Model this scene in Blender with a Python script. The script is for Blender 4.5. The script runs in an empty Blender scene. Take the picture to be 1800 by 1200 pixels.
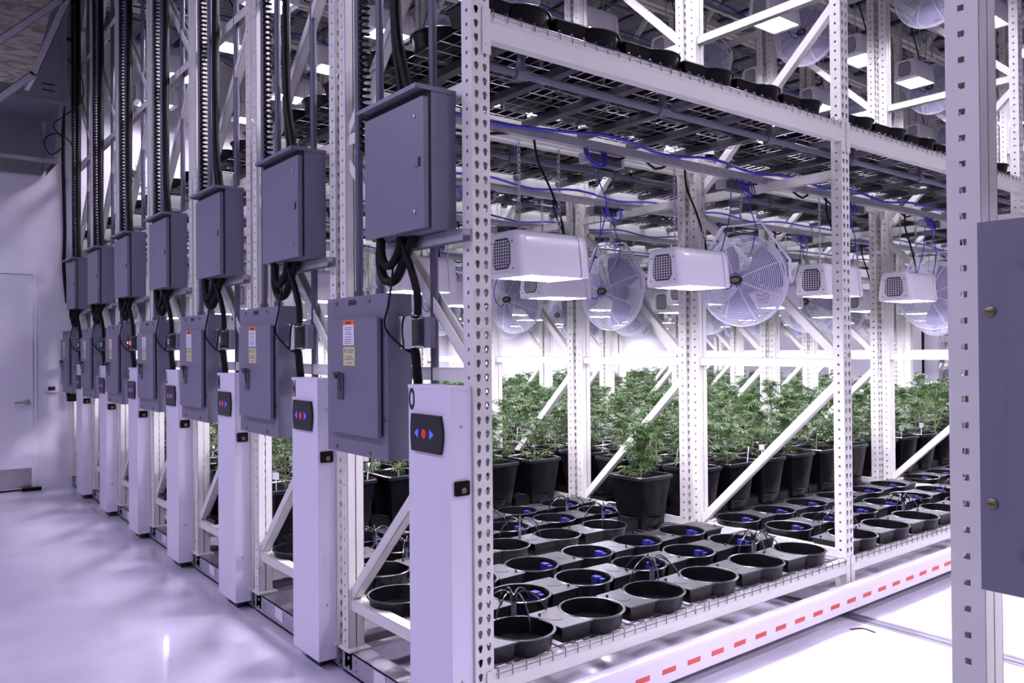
import bpy, math, random
from mathutils import Vector, Matrix
random.seed(7)
S = bpy.context.scene
COL = S.collection
PI = math.pi

# ------------------------------------------------------------------ camera
cam_d = bpy.data.cameras.new('camera'); cam = bpy.data.objects.new('camera', cam_d); COL.objects.link(cam)
CX, CY, CZ = -1.655, -2.3245, 1.4725
YAW, PITCH, ROLL, FPX = 0.9041, 0.0078, 0.0079, 1410.1
fw = Vector((math.cos(YAW), math.sin(YAW), 0)); rt = Vector((math.sin(YAW), -math.cos(YAW), 0)); up = Vector((0, 0, 1))
fw2 = fw*math.cos(PITCH) + up*math.sin(PITCH); up2 = up*math.cos(PITCH) - fw*math.sin(PITCH)
cr, sr = math.cos(ROLL), math.sin(ROLL)
ax = rt*cr - up2*sr; ay = rt*sr + up2*cr; az = -fw2
cam.matrix_world = Matrix(((ax.x, ay.x, az.x, CX), (ax.y, ay.y, az.y, CY), (ax.z, ay.z, az.z, CZ), (0, 0, 0, 1)))
cam_d.sensor_width = 36.0; cam_d.lens = FPX/1800*36.0; cam_d.clip_start = 0.05; cam_d.clip_end = 100
S.camera = cam

# ------------------------------------------------------------------ world, exposure
W = bpy.data.worlds.new('world'); S.world = W; W.use_nodes = True
W.node_tree.nodes['Background'].inputs[0].default_value = (0.55, 0.52, 0.8, 1)
W.node_tree.nodes['Background'].inputs[1].default_value = 0.05
S.view_settings.view_transform = 'Standard'; S.view_settings.look = 'None'
S.view_settings.gamma = 1.0; S.view_settings.use_curve_mapping = False
S.view_settings.exposure = 0.8
LAMP_STRENGTH = 88.0        # grow lamps
LAMP_STRENGTH_UP = 76.0     # grow lamps of the upper tier
FILL_STRENGTH = 24.0        # added fill lights over the aisle, out of view
LAMP_COLOR = (0.88, 0.82, 1.0)
FILL_COLOR = (0.74, 0.69, 1.0)

# ------------------------------------------------------------------ dimensions
B = 2.478      # bay length along X
P = 1.091      # rack pitch along Y
WD = 1.049     # rack depth
NB = 4         # bays
Z1, Z2, Z3 = 0.301, 2.688, 5.075   # beam tops
HP = 0.0508
YW = 7.63      # end wall
XW = 11.35     # far wall
XL, YN, ZC = -4.2, -7.0, 6.45
LET = ['O', 'N', 'M', 'L', 'K', 'J', 'I']
ORD = ['first', 'second', 'third', 'fourth', 'fifth', 'sixth', 'seventh', 'eighth', 'ninth', 'tenth', 'eleventh', 'twelfth',
       'thirteenth', 'fourteenth', 'fifteenth', 'sixteenth', 'seventeenth', 'eighteenth', 'nineteenth', 'twentieth',
       'twenty-first', 'twenty-second', 'twenty-third', 'twenty-fourth', 'twenty-fifth']

# ------------------------------------------------------------------ materials
MATS = {}
def mat(name, col, rough=0.5, metal=0.0, spec=0.5, noise=None, bump=None, trans=0, emit=None, coat=0):
    m = bpy.data.materials.new(name); m.use_nodes = True
    nt = m.node_tree; b = nt.nodes['Principled BSDF']
    b.inputs['Base Color'].default_value = (*col, 1); b.inputs['Roughness'].default_value = rough
    b.inputs['Metallic'].default_value = metal; b.inputs['Specular IOR Level'].default_value = spec
    if trans: b.inputs['Transmission Weight'].default_value = trans
    if coat: b.inputs['Coat Weight'].default_value = coat
    if emit:
        b.inputs['Emission Color'].default_value = (*emit[0], 1); b.inputs['Emission Strength'].default_value = emit[1]
    if noise:
        sc, amt = noise[0], noise[1]
        tc = nt.nodes.new('ShaderNodeTexCoord'); n = nt.nodes.new('ShaderNodeTexNoise'); n.inputs['Scale'].default_value = sc
        n.inputs['Detail'].default_value = 5
        nt.links.new(tc.outputs['Object'], n.inputs['Vector'])
        mx = nt.nodes.new('ShaderNodeMix'); mx.data_type = 'RGBA'
        mx.inputs[6].default_value = (*[c*(1-amt) for c in col], 1); mx.inputs[7].default_value = (*[min(1, c*(1+amt)) for c in col], 1)
        nt.links.new(n.outputs['Fac'], mx.inputs[0]); nt.links.new(mx.outputs[2], b.inputs['Base Color'])
        if bump:
            bp = nt.nodes.new('ShaderNodeBump'); bp.inputs['Strength'].default_value = bump; bp.inputs['Distance'].default_value = 0.01
            nt.links.new(n.outputs['Fac'], bp.inputs['Height']); nt.links.new(bp.outputs['Normal'], b.inputs['Normal'])
    MATS[name] = m
    return m
mat('rack_paint', (0.70, 0.69, 0.65), 0.42, noise=(9, .05))
mat('column_white', (0.72, 0.68, 0.80), 0.38)
mat('panel_grey', (0.168, 0.162, 0.222), 0.38, noise=(60, .06))
mat('panel_grey2', (0.055, 0.053, 0.075), 0.42, noise=(60, .06))
mat('galvanised', (0.52, 0.51, 0.56), 0.36, 0.85, noise=(25, .22))
mat('rail', (0.24, 0.23, 0.28), 0.4, 0.6)
mat('wire', (0.17, 0.165, 0.20), 0.36, 0.7)
mat('channel', (0.060, 0.058, 0.074), 0.5, 0.3)
mat('black_plastic', (0.003, 0.003, 0.004), 0.28, spec=0.2)
mat('black_lid', (0.010, 0.010, 0.014), 0.34, spec=0.8)
mat('black_rim', (0.012, 0.012, 0.016), 0.27, spec=.55)
mat('black_rubber', (0.003, 0.003, 0.004), 0.5, spec=.16)
mat('keypad_black', (0.013, 0.013, 0.016), 0.4)
mat('pvc', (0.085, 0.082, 0.125), 0.38)
mat('blue_cable', (0.022, 0.022, 0.40), 0.4)
mat('blue_valve', (0.012, 0.012, 0.15), 0.5)
mat('arrow_blue', (0.10, 0.12, 0.80), 0.4, emit=((0.12, 0.14, 1.0), .25))
mat('stop_red', (0.50, 0.03, 0.03), 0.4, emit=((0.8, 0.05, 0.04), .15))
mat('red_led', (0.8, 0.05, 0.05), 0.4, emit=((1, .1, .08), 4))
mat('fixture_white', (0.80, 0.77, 0.86), 0.22, coat=.3)
mat('grille_dark', (0.03, 0.03, 0.04), 0.6)
mat('fan_white', (0.78, 0.76, 0.90), 0.35)
mat('fan_blade', (0.22, 0.21, 0.38), 0.45)
mat('gold', (0.35, 0.27, 0.08), 0.35, 0.7)
mat('brass', (0.22, 0.19, 0.11), 0.35, 0.8)
mat('chain', (0.45, 0.45, 0.5), 0.3, 0.9)
mat('label_white', (0.72, 0.70, 0.78), 0.5)
mat('label_yellow', (0.56, 0.53, 0.26), 0.5)
mat('label_orange', (0.75, 0.17, 0.03), 0.5)
mat('ink', (0.02, 0.02, 0.025), 0.5)
mat('grey_ink', (0.22, 0.21, 0.28), 0.6)
mat('red_tape', (0.62, 0.07, 0.045), 0.5)
mat('wall_white', (0.68, 0.66, 0.72), 0.55, noise=(3, .03))
mat('ceiling', (0.34, 0.33, 0.37), 0.8)
mat('door_white', (0.72, 0.70, 0.78), 0.35)
mat('steel', (0.5, 0.49, 0.5), 0.3, 0.9, noise=(14, .15))
mat('soil', (0.22, 0.20, 0.19), 0.9, noise=(90, .6), bump=.6)
mat('stem', (0.16, 0.20, 0.07), 0.6)
mat('tag_white', (0.8, 0.78, 0.84), 0.45)
mat('clear', (0.92, 0.91, 0.97), 0.04, trans=1.0)
mat('duct_grey', (0.20, 0.195, 0.235), 0.5, noise=(4, .12))
mat('duct_inside', (0.20, 0.195, 0.21), 0.6, noise=(5, .2))
mat('foil', (0.75, 0.74, 0.78), 0.22, 0.95, noise=(18, .2), bump=.9)
mat('lamp_glass', (1, 1, 1), 0.3, emit=(LAMP_COLOR, LAMP_STRENGTH))
mat('lamp_glass_up', (1, 1, 1), 0.3, emit=(LAMP_COLOR, LAMP_STRENGTH_UP))
mat('fill_lamp', (1, 1, 1), 0.3, emit=(FILL_COLOR, FILL_STRENGTH))

def leaf_mat(name, c1, c2):
    m = bpy.data.materials.new(name); m.use_nodes = True; nt = m.node_tree; b = nt.nodes['Principled BSDF']
    g = nt.nodes.new('ShaderNodeNewGeometry'); r = nt.nodes.new('ShaderNodeValToRGB')
    r.color_ramp.elements[0].color = (*c1, 1); r.color_ramp.elements[1].color = (*c2, 1)
    nt.links.new(g.outputs['Random Per Island'], r.inputs[0]); nt.links.new(r.outputs[0], b.inputs['Base Color'])
    b.inputs['Roughness'].default_value = 0.42
    b.inputs['Transmission Weight'].default_value = 0.0
    t = nt.nodes.new('ShaderNodeBsdfTranslucent'); nt.links.new(r.outputs[0], t.inputs[0])
    mx = nt.nodes.new('ShaderNodeMixShader'); mx.inputs[0].default_value = .22
    out = nt.nodes['Material Output']
    nt.links.new(b.outputs[0], mx.inputs[1]); nt.links.new(t.outputs[0], mx.inputs[2]); nt.links.new(mx.outputs[0], out.inputs[0])
    MATS[name] = m
leaf_mat('leaf', (0.008, 0.030, 0.005), (0.062, 0.140, 0.020))

def floor_mat():
    m = bpy.data.materials.new('floor_epoxy'); m.use_nodes = True; nt = m.node_tree; b = nt.nodes['Principled BSDF']
    tc = nt.nodes.new('ShaderNodeTexCoord'); n = nt.nodes.new('ShaderNodeTexNoise'); n.inputs['Scale'].default_value = 1.3; n.inputs['Detail'].default_value = 6
    nt.links.new(tc.outputs['Object'], n.inputs['Vector'])
    r = nt.nodes.new('ShaderNodeValToRGB'); r.color_ramp.elements[0].color = (0.52, 0.49, 0.58, 1); r.color_ramp.elements[1].color = (0.68, 0.64, 0.76, 1)
    r.color_ramp.elements[0].position = .3; r.color_ramp.elements[1].position = .7
    nt.links.new(n.outputs['Fac'], r.inputs[0]); nt.links.new(r.outputs[0], b.inputs['Base Color'])
    n2 = nt.nodes.new('ShaderNodeTexNoise'); n2.inputs['Scale'].default_value = 2.2; n2.inputs['Detail'].default_value = 3
    mp = nt.nodes.new('ShaderNodeMapRange'); mp.inputs[3].default_value = .05; mp.inputs[4].default_value = .20
    nt.links.new(tc.outputs['Object'], n2.inputs['Vector']); nt.links.new(n2.outputs['Fac'], mp.inputs[0]); nt.links.new(mp.outputs[0], b.inputs['Roughness'])
    bp = nt.nodes.new('ShaderNodeBump'); bp.inputs['Strength'].default_value = .08; bp.inputs['Distance'].default_value = .02
    nt.links.new(n2.outputs['Fac'], bp.inputs['Height']); nt.links.new(bp.outputs['Normal'], b.inputs['Normal'])
    MATS['floor_epoxy'] = m
floor_mat()
def ply_mat():
    m = bpy.data.materials.new('plywood'); m.use_nodes = True; nt = m.node_tree; b = nt.nodes['Principled BSDF']
    tc = nt.nodes.new('ShaderNodeTexCoord'); mp = nt.nodes.new('ShaderNodeMapping'); mp.inputs['Scale'].default_value = (1.2, 5, 5)
    w = nt.nodes.new('ShaderNodeTexNoise'); w.inputs['Scale'].default_value = 4; w.inputs['Detail'].default_value = 4; w.inputs['Distortion'].default_value = 2
    nt.links.new(tc.outputs['Object'], mp.inputs[0]); nt.links.new(mp.outputs[0], w.inputs['Vector'])
    r = nt.nodes.new('ShaderNodeValToRGB'); r.color_ramp.elements[0].color = (0.20, 0.185, 0.12, 1); r.color_ramp.elements[1].color = (0.40, 0.385, 0.37, 1)
    r.color_ramp.elements[0].position = .38; r.color_ramp.elements[1].position = .58
    nt.links.new(w.outputs['Fac'], r.inputs[0]); nt.links.new(r.outputs[0], b.inputs['Base Color']); b.inputs['Roughness'].default_value = .6
    MATS['plywood'] = m
ply_mat()

# ------------------------------------------------------------------ mesh builder
class MB:
    def __init__(s): s.v = []; s.f = []; s.m = []; s.mi = 0
    def mat(s, i): s.mi = i; return s
    def face(s, idx): s.f.append(tuple(idx)); s.m.append(s.mi)
    def add(s, vs, fs):
        o = len(s.v); s.v.extend(tuple(a) for a in vs)
        for f in fs: s.face([o+i for i in f])
    def box(s, x0, x1, y0, y1, z0, z1):
        s.add([(x0, y0, z0), (x1, y0, z0), (x1, y1, z0), (x0, y1, z0), (x0, y0, z1), (x1, y0, z1), (x1, y1, z1), (x0, y1, z1)],
              [(0, 3, 2, 1), (4, 5, 6, 7), (0, 1, 5, 4), (1, 2, 6, 5), (2, 3, 7, 6), (3, 0, 4, 7)])
        return s
    def bar(s, p, q, w, h, side=(1, 0, 0)):
        p = Vector(p); q = Vector(q); d = (q-p).normalized(); a = Vector(side); a = (a - d*a.dot(d)).normalized(); b = d.cross(a)
        vs = []
        for c in (p, q):
            for i, j in ((-1, -1), (1, -1), (1, 1), (-1, 1)): vs.append(c + a*(i*w/2) + b*(j*h/2))
        s.add(vs, [(0, 1, 2, 3), (7, 6, 5, 4), (0, 4, 5, 1), (1, 5, 6, 2), (2, 6, 7, 3), (3, 7, 4, 0)]); return s
    def ubar(s, p, q, w, h, t=.004, side=(1, 0, 0), flip=1):
        # a channel: web across 'side' and two flanges pointing along +b*flip
        p = Vector(p); q = Vector(q); d = (q-p).normalized(); a = Vector(side); a = (a - d*a.dot(d)).normalized(); b = d.cross(a)*flip
        o = -b*(h/2)
        s.bar(p+o+b*t/2, q+o+b*t/2, w, t, side)
        for k in (-1, 1):
            c = a*(k*(w/2-t/2))
            s.bar(p+c, q+c, t, h, side)
        return s
    def tube(s, pts, r, n=6, closed=False, caps=True):
        pts = [Vector(p) for p in pts]; N = len(pts); o = len(s.v)
        prev = None
        for i, p in enumerate(pts):
            if closed: d = pts[(i+1) % N] - pts[i-1]
            else: d = pts[min(i+1, N-1)] - pts[max(i-1, 0)]
            d = d.normalized() if d.length > 1e-9 else Vector((0, 0, 1))
            if prev is None:
                a = d.cross(Vector((0, 0, 1)))
                if a.length < .05: a = d.cross(Vector((1, 0, 0)))
            else: a = prev - d*prev.dot(d)
            if a.length < 1e-6: a = d.orthogonal()
            a = a.normalized(); prev = a; b = d.cross(a)
            for k in range(n):
                t = 2*PI*k/n; s.v.append(tuple(p + a*(r*math.cos(t)) + b*(r*math.sin(t))))
        M = N if closed else N-1
        for i in range(M):
            for k in range(n):
                i2 = (i+1) % N; k2 = (k+1) % n
                s.face((o+i*n+k, o+i*n+k2, o+i2*n+k2, o+i2*n+k))
        if caps and not closed:
            s.face([o+k for k in reversed(range(n))]); s.face([o+(N-1)*n+k for k in range(n)])
        return s
    def lathe(s, prof, n=24, c=(0, 0, 0), axis='z'):
        o = len(s.v)
        for r, z in prof:
            for k in range(n):
                t = 2*PI*k/n; x, y = r*math.cos(t), r*math.sin(t)
                q = (x, y, z) if axis == 'z' else (z, x, y)
                s.v.append((q[0]+c[0], q[1]+c[1], q[2]+c[2]))
        for i in range(len(prof)-1):
            for k in range(n):
                k2 = (k+1) % n; s.face((o+i*n+k, o+i*n+k2, o+(i+1)*n+k2, o+(i+1)*n+k))
        return s
    def disc(s, r, c=(0, 0, 0), n=16, axis='z', flip=False):
        vs = []
        for k in range(n):
            t = 2*PI*k/n; x, y = r*math.cos(t), r*math.sin(t)
            q = (x, y, 0) if axis == 'z' else ((0, x, y) if axis == 'x' else (x, 0, y))
            vs.append((q[0]+c[0], q[1]+c[1], q[2]+c[2]))
        s.add(vs, [list(range(n))[::-1] if flip else list(range(n))]); return s
    def prism(s, poly, h, fn):
        # poly: 2d outline, fn(a, b, t) -> xyz, t in (0, h)
        n = len(poly); vs = [fn(a, b, 0) for a, b in poly] + [fn(a, b, h) for a, b in poly]
        fs = [tuple(range(n))[::-1], tuple(range(n, 2*n))] + [(i, (i+1) % n, n+(i+1) % n, n+i) for i in range(n)]
        s.add(vs, fs); return s
    def append(s, o, M=None, mi=None):
        b = len(s.v)
        s.v.extend(tuple(M @ Vector(v)) if M else v for v in o.v)
        for f, m in zip(o.f, o.m): s.f.append(tuple(b+i for i in f)); s.m.append(m if mi is None else mi)
        return s
    def mesh(s, name, mats, smooth=35):
        me = bpy.data.meshes.new(name); me.from_pydata(s.v, [], s.f)
        if isinstance(mats, str): mats = [mats]
        for k in mats: me.materials.append(MATS[k])
        me.polygons.foreach_set('material_index', s.m)
        if smooth:
            me.polygons.foreach_set('use_smooth', [True]*len(s.f))
            me.update(); me.set_sharp_from_angle(angle=math.radians(smooth))
        me.validate(); me.update(); return me

def link(name, data, parent=None, loc=(0, 0, 0), rot=(0, 0, 0), scale=None):
    o = bpy.data.objects.new(name, data); COL.objects.link(o)
    o.location = loc; o.rotation_euler = rot
    if scale: o.scale = scale
    if parent: o.parent = parent
    return o
def tag(o, label, cat, group=None, kind=None):
    if label: o['label'] = label
    if cat: o['category'] = cat
    if group: o['group'] = group
    if kind: o['kind'] = kind
    return o
def thing(name, label, cat, loc=(0, 0, 0), rz=0, group=None):
    return tag(link(name, None, None, loc, (0, 0, rz)), label, cat, group)
def struct(o): o['kind'] = 'structure'; return o
def spline(pts, sub=6):
    pts = [Vector(p) for p in pts]; out = []
    for i in range(len(pts)-1):
        p0 = pts[max(i-1, 0)]; p1 = pts[i]; p2 = pts[i+1]; p3 = pts[min(i+2, len(pts)-1)]
        for k in range(sub):
            t = k/sub
            out.append(0.5*((2*p1) + (p2-p0)*t + (2*p0-5*p1+4*p2-p3)*t*t + (3*p1-p0-3*p2+p3)*t**3))
    out.append(pts[-1]); return out
def rounded(w, h, r, n=4):
    pts = []
    for cx, cy, a0 in ((w/2-r, h/2-r, 0), (-w/2+r, h/2-r, 90), (-w/2+r, -h/2+r, 180), (w/2-r, -h/2+r, 270)):
        for k in range(n+1):
            a = math.radians(a0+90*k/n); pts.append((cx+r*math.cos(a), cy+r*math.sin(a)))
    return pts
def text_mesh(txt, size, sx=1.0, mat_name='ink', extrude=0.0008, off=0.0):
    c = bpy.data.curves.new('text', 'FONT'); c.body = txt; c.size = size; c.extrude = extrude; c.offset = off; c.align_x = 'CENTER'
    o = bpy.data.objects.new('text', c); COL.objects.link(o)
    dg = bpy.context.evaluated_depsgraph_get(); me = bpy.data.meshes.new_from_object(o.evaluated_get(dg))
    bpy.data.objects.remove(o); bpy.data.curves.remove(c)
    for v in me.vertices: v.co.x *= sx
    me.materials.clear(); me.materials.append(MATS[mat_name]); return me

# ================================================================== STRUCTURE
struct(link('floor', MB().box(XL, XW, YN, YW, -.1, 0).mesh('floor', 'floor_epoxy', 0)))
struct(link('ceiling', MB().box(XL, XW, YN, YW, ZC, ZC+.1).mesh('ceiling', 'ceiling', 0)))
struct(link('wall_back', MB().box(XL, XW, YW, YW+.1, 0, ZC).mesh('wall_back', 'wall_white', 0)))
struct(link('wall_right', MB().box(XW, XW+.1, YN, YW, 0, ZC).mesh('wall_right', 'wall_white', 0)))
struct(link('wall_left', MB().box(XL-.1, XL, YN, YW, 0, ZC).mesh('wall_left', 'wall_white', 0)))
struct(link('wall_front', MB().box(XL, XW, YN-.1, YN, 0, ZC).mesh('wall_front', 'wall_white', 0)))
mb = MB(); mb.box(-.33, .0, YW-.012, YW, 0, .11); mb.box(XL, -1.36, YW-.012, YW, 0, .11)
struct(link('baseboard_back', mb.mesh('baseboard', 'wall_white', 0)))
# door in the end wall
d = struct(link('door_1', MB().box(-1.30, -.375, YW-.03, YW, .015, 2.29).mesh('door', 'door_white', 0)))
link('kick_plate', MB().box(-1.27, -.39, YW-.034, YW-.0295, .03, .235).mesh('kick_plate', 'steel', 0), d)
mb = MB(); mb.lathe([(0, 0), (.032, 0), (.032, .012), (.012, .016), (.012, .05), (0, .05)], 14, axis='x')
mb2 = MB(); mb2.append(mb, Matrix.Translation((-.43, YW-.03, .93)) @ Matrix.Rotation(-PI/2, 4, 'Z'))
mb2.tube(spline([(-.43, YW-.078, .93), (-.49, YW-.082, .932), (-.55, YW-.078, .93)], 4), .011, 8)
link('handle', mb2.mesh('handle', 'steel'), d)['label'] = 'brushed steel lever handle'
mb = MB(); mb.box(-1.35, -1.30, YW-.05, YW, 0, 2.34); mb.box(-.375, -.335, YW-.012, YW, 0, 2.34); mb.box(-1.30, -.375, YW-.02, YW, 2.30, 2.34)
link('door_frame', mb.mesh('door_frame', 'door_white', 0), d)
link('threshold', MB().box(-1.30, -.375, YW-.06, YW-.03, 0, .014).mesh('threshold', 'black_rubber', 0), d)
# floor rails running across the aisle
for i, x in enumerate((B+.01, B*2+.01, B*3+.01)):
    mb = MB(); mb.box(x-.055, x-.030, YN, YW, 0, .002); mb.box(x-.022, x+.022, YN, YW, 0, .003); mb.box(x+.030, x+.055, YN, YW, 0, .002)
    mb.mat(1); mb.box(x-.030, x-.022, YN, YW, 0, .0012); mb.box(x+.022, x+.030, YN, YW, 0, .0012)
    struct(link('trim_%d' % (i+1), mb.mesh('floor_rail', ['rail', 'grille_dark'], 0)))

# ================================================================== RACK PROTOTYPE MESHES
ZP0 = .2993 - .0254 - 3*HP
NR = 115
def post_mesh():
    mb = MB(); T = .0022
    tear = []
    for k in range(10):      # teardrop, round at the top
        a = -PI*.18 + (PI*1.36)*k/9
        tear.append((.0100*math.cos(a), .0048+.0100*math.sin(a)))
    tear += [(-.0050, -.0120), (0, -.0155), (.0050, -.0120)]
    squ = [(.006, -.006), (.006, .006), (-.006, .006), (-.006, -.006)]
    def strip(a0, a1, ac, hole, fn):
        h = len(hole)
        for r in range(NR):
            z0 = ZP0 + r*HP; zc = z0+HP/2; z1 = z0+HP
            hp_ = [(ac+x, zc+y) for x, y in hole]
            outer = [(a1, z0), (a1, z1), (a0, z1), (a0, z0)]
            vs = []
            for t in (0, T):
                for a, z in outer+hp_: vs.append(fn(a, z, t))
            n = 4+h; fs = []
            # triangulate ring: assign each hole edge to an outer corner by angle
            def near(i):
                x, y = hole[i]; 
                return 0 if (x >= 0 and y < 0) else 1 if (x >= 0) else 2 if y >= 0 else 3
            tri = []
            for i in range(h):
                j = (i+1) % h; ci, cj = near(i), near(j)
                tri.append((4+i, ci, 4+j) if True else None)
                if ci != cj: 
                    c = ci
                    while c != cj:
                        tri.append((4+j, c, (c+1) % 4)); c = (c+1) % 4
            for t in tri: fs.append(t); fs.append(tuple(n+q for q in reversed(t)))
            for i in range(h):
                j = (i+1) % h; fs.append((4+i, 4+j, n+4+j, n+4+i))
            mb.add(vs, fs)
    strip(0, .040, .0215, tear, lambda a, z, t: (a, t, z))
    strip(.040, .080, .0585, tear, lambda a, z, t: (a, t, z))
    strip(0, .062, .030, squ, lambda a, z, t: (t, a, z))
    strip(0, .062, .030, squ, lambda a, z, t: (.080-t, a, z))
    za, zb = ZP0, ZP0+NR*HP
    mb.box(.0022, .037, .060, .062, za, zb); mb.box(.043, .0778, .060, .062, za, zb)
    return mb.mesh('post', 'rack_paint', 0)
POST = post_mesh()
FOOT = MB().box(-.015, .095, -.012, .10, ZP0-.008, ZP0).mesh('foot_plate', 'rack_paint', 0)
def beam_mesh(h):
    mb = MB(); L0, L1 = .081, B-.001
    prof = [(0, 0), (.0, -.030), (-.004, -.034), (-.004, -h+.004), (0, -h), (.044, -h), (.044, -.030), (.030, -.030), (.030, 0)]
    mb.prism(prof[::-1], L1-L0, lambda a, b, t: (L0+t, a, b)); return mb.mesh('beam', 'rack_paint', 0)
BEAM = beam_mesh(.098); BEAM_LOW = beam_mesh(.074)
mb = MB(); mb.box(.046, .0795, -.006, -.0022, -.155, .012); mb.box(.0795, .083, -.006, .044, -.155, .012)
for z in (-.035, -.07, -.12): mb.append(MB().lathe([(.006, 0), (.006, .003), (0, .003)], 8, axis='x'), Matrix.Translation((.060, -.006, z)) @ Matrix.Rotation(-PI/2, 4, 'Z'))
CONN = mb.mesh('beam_connector', 'rack_paint')
DW = (B-.08)/2 - .008      # deck width
def deck_mesh():
    mb = MB(); r = .0026; nx = 19
    for i in range(nx):
        x = .012 + (DW-.024)*i/(nx-1)
        pts = [(x, -.0068, -.022), (x, -.0068, .010), (x, .0, .0155), (x, .010, .0145), (x, .022, .006), (x, WD-.022, .006), (x, WD-.008, .0145), (x, WD+.0068, .010), (x, WD+.0068, -.022)]
        mb.tube(pts, r, 4)
    for y in [-.0105, .05]+[.05+.0949*k for k in range(1, 10)]+[WD-.05, WD+.0105]:
        mb.tube([(0, y, .0005 if 0 < y < WD else -.002), (DW, y, .0005 if 0 < y < WD else -.002)], r, 4)
    return mb.mesh('wire_deck', 'wire', 60)
DECK = deck_mesh()
mb = MB(); mb.box(-.026, .026, .032, WD-.032, -.034, -.030); mb.box(-.026, -.022, .032, WD-.032, -.034, -.002); mb.box(.022, .026, .032, WD-.032, -.034, -.002)
CHAN = mb.mesh('support_channel', 'channel', 0)
HSTR = MB().ubar((.04, .06, 0), (.04, WD-.06, 0), .05, .05, .004, (1, 0, 0), 1).mesh('strut', 'rack_paint', 0)
DZ = .90
DIAG = MB().ubar((.04, .055, 0), (.04, WD-.055, DZ), .045, .045, .004, (1, 0, 0), -1).mesh('brace', 'rack_paint', 0)
DIAG_R = MB().ubar((.04, WD-.055, 0), (.04, .055, DZ), .045, .045, .004, (1, 0, 0), 1).mesh('brace', 'rack_paint', 0)
mb = MB(); mb.box(.0, .006, .0, WD, .01, ZP0-.009); mb.box(.0, .09, .0, WD, ZP0-.016, ZP0-.009); mb.box(.0, .09, 0, WD, .01, .018)
for y in (.07, WD-.07, WD-.13, .13):
    for z in (.045, .085): mb.append(MB().lathe([(.008, 0), (.008, .006), (0, .006)], 8, axis='x'), Matrix.Translation((0, y, z)) @ Matrix.Rotation(PI, 4, 'Z'))
CARR_END = mb.mesh('carriage_end', 'galvanised')
LEN = NB*B+.08
mb = MB()
for y in (.025, WD-.025-.07): mb.box(.0, LEN, y, y+.07, .035, ZP0-.009)
CARR_SIDE = mb.mesh('carriage_rail', 'galvanised', 0)
CARR_X = MB().box(-.04, .04, .03, WD-.03, .03, ZP0-.010).mesh('carriage_crossmember', 'galvanised', 0)
WHEEL = MB().lathe([(0, -.02), (.05, -.02), (.052, 0), (.05, .02), (0, .02)], 16, (0, 0, .052), 'x').mesh('wheel', 'steel')
def pipe_mesh():
    mb = MB(); mb.tube([(.1, 0, 0), (LEN-.1, 0, 0)], .0165, 10)
    x = .30
    while x < LEN-.2:
        mb.tube([(x-.03, 0, 0), (x+.03, 0, 0)], .023, 10); mb.tube([(x, 0, 0), (x, 0, .04)], .021, 10); mb.tube([(x, 0, 0), (x, 0, .15)], .0165, 8)
        x += .82
    return mb.mesh('water_pipe', 'pvc')
PIPE = pipe_mesh()
mb = MB(); mb.box(.0, LEN, -.02, .02, -.02, -.017); mb.box(0, LEN, -.02, -.017, -.017, .021); mb.box(0, LEN, .017, .02, -.017, .021)
UNI = mb.mesh('light_rail', 'galvanised', 0)
MSTRUT = MB().box(-.045, -.003, .003, .56, -.022, .0).box(-.045, -.041, .003, .56, -.042, .0).box(-.007, -.003, .003, .56, -.042, .0).mesh('mounting_strut', 'galvanised', 0)
STICK = MB().box(-.0012, 0, -.05, .05, -.03, .03).mesh('sticker', 'label_white', 0)
rb_ = random.Random(4)
CORD = MB().tube(spline([(LEN*.92*q/24, rb_.uniform(-.01, .01), rb_.choice((0, .0, .03, -.02))) for q in range(25)], 4), .0075, 6).mesh('cable_run', 'blue_cable')

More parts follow.
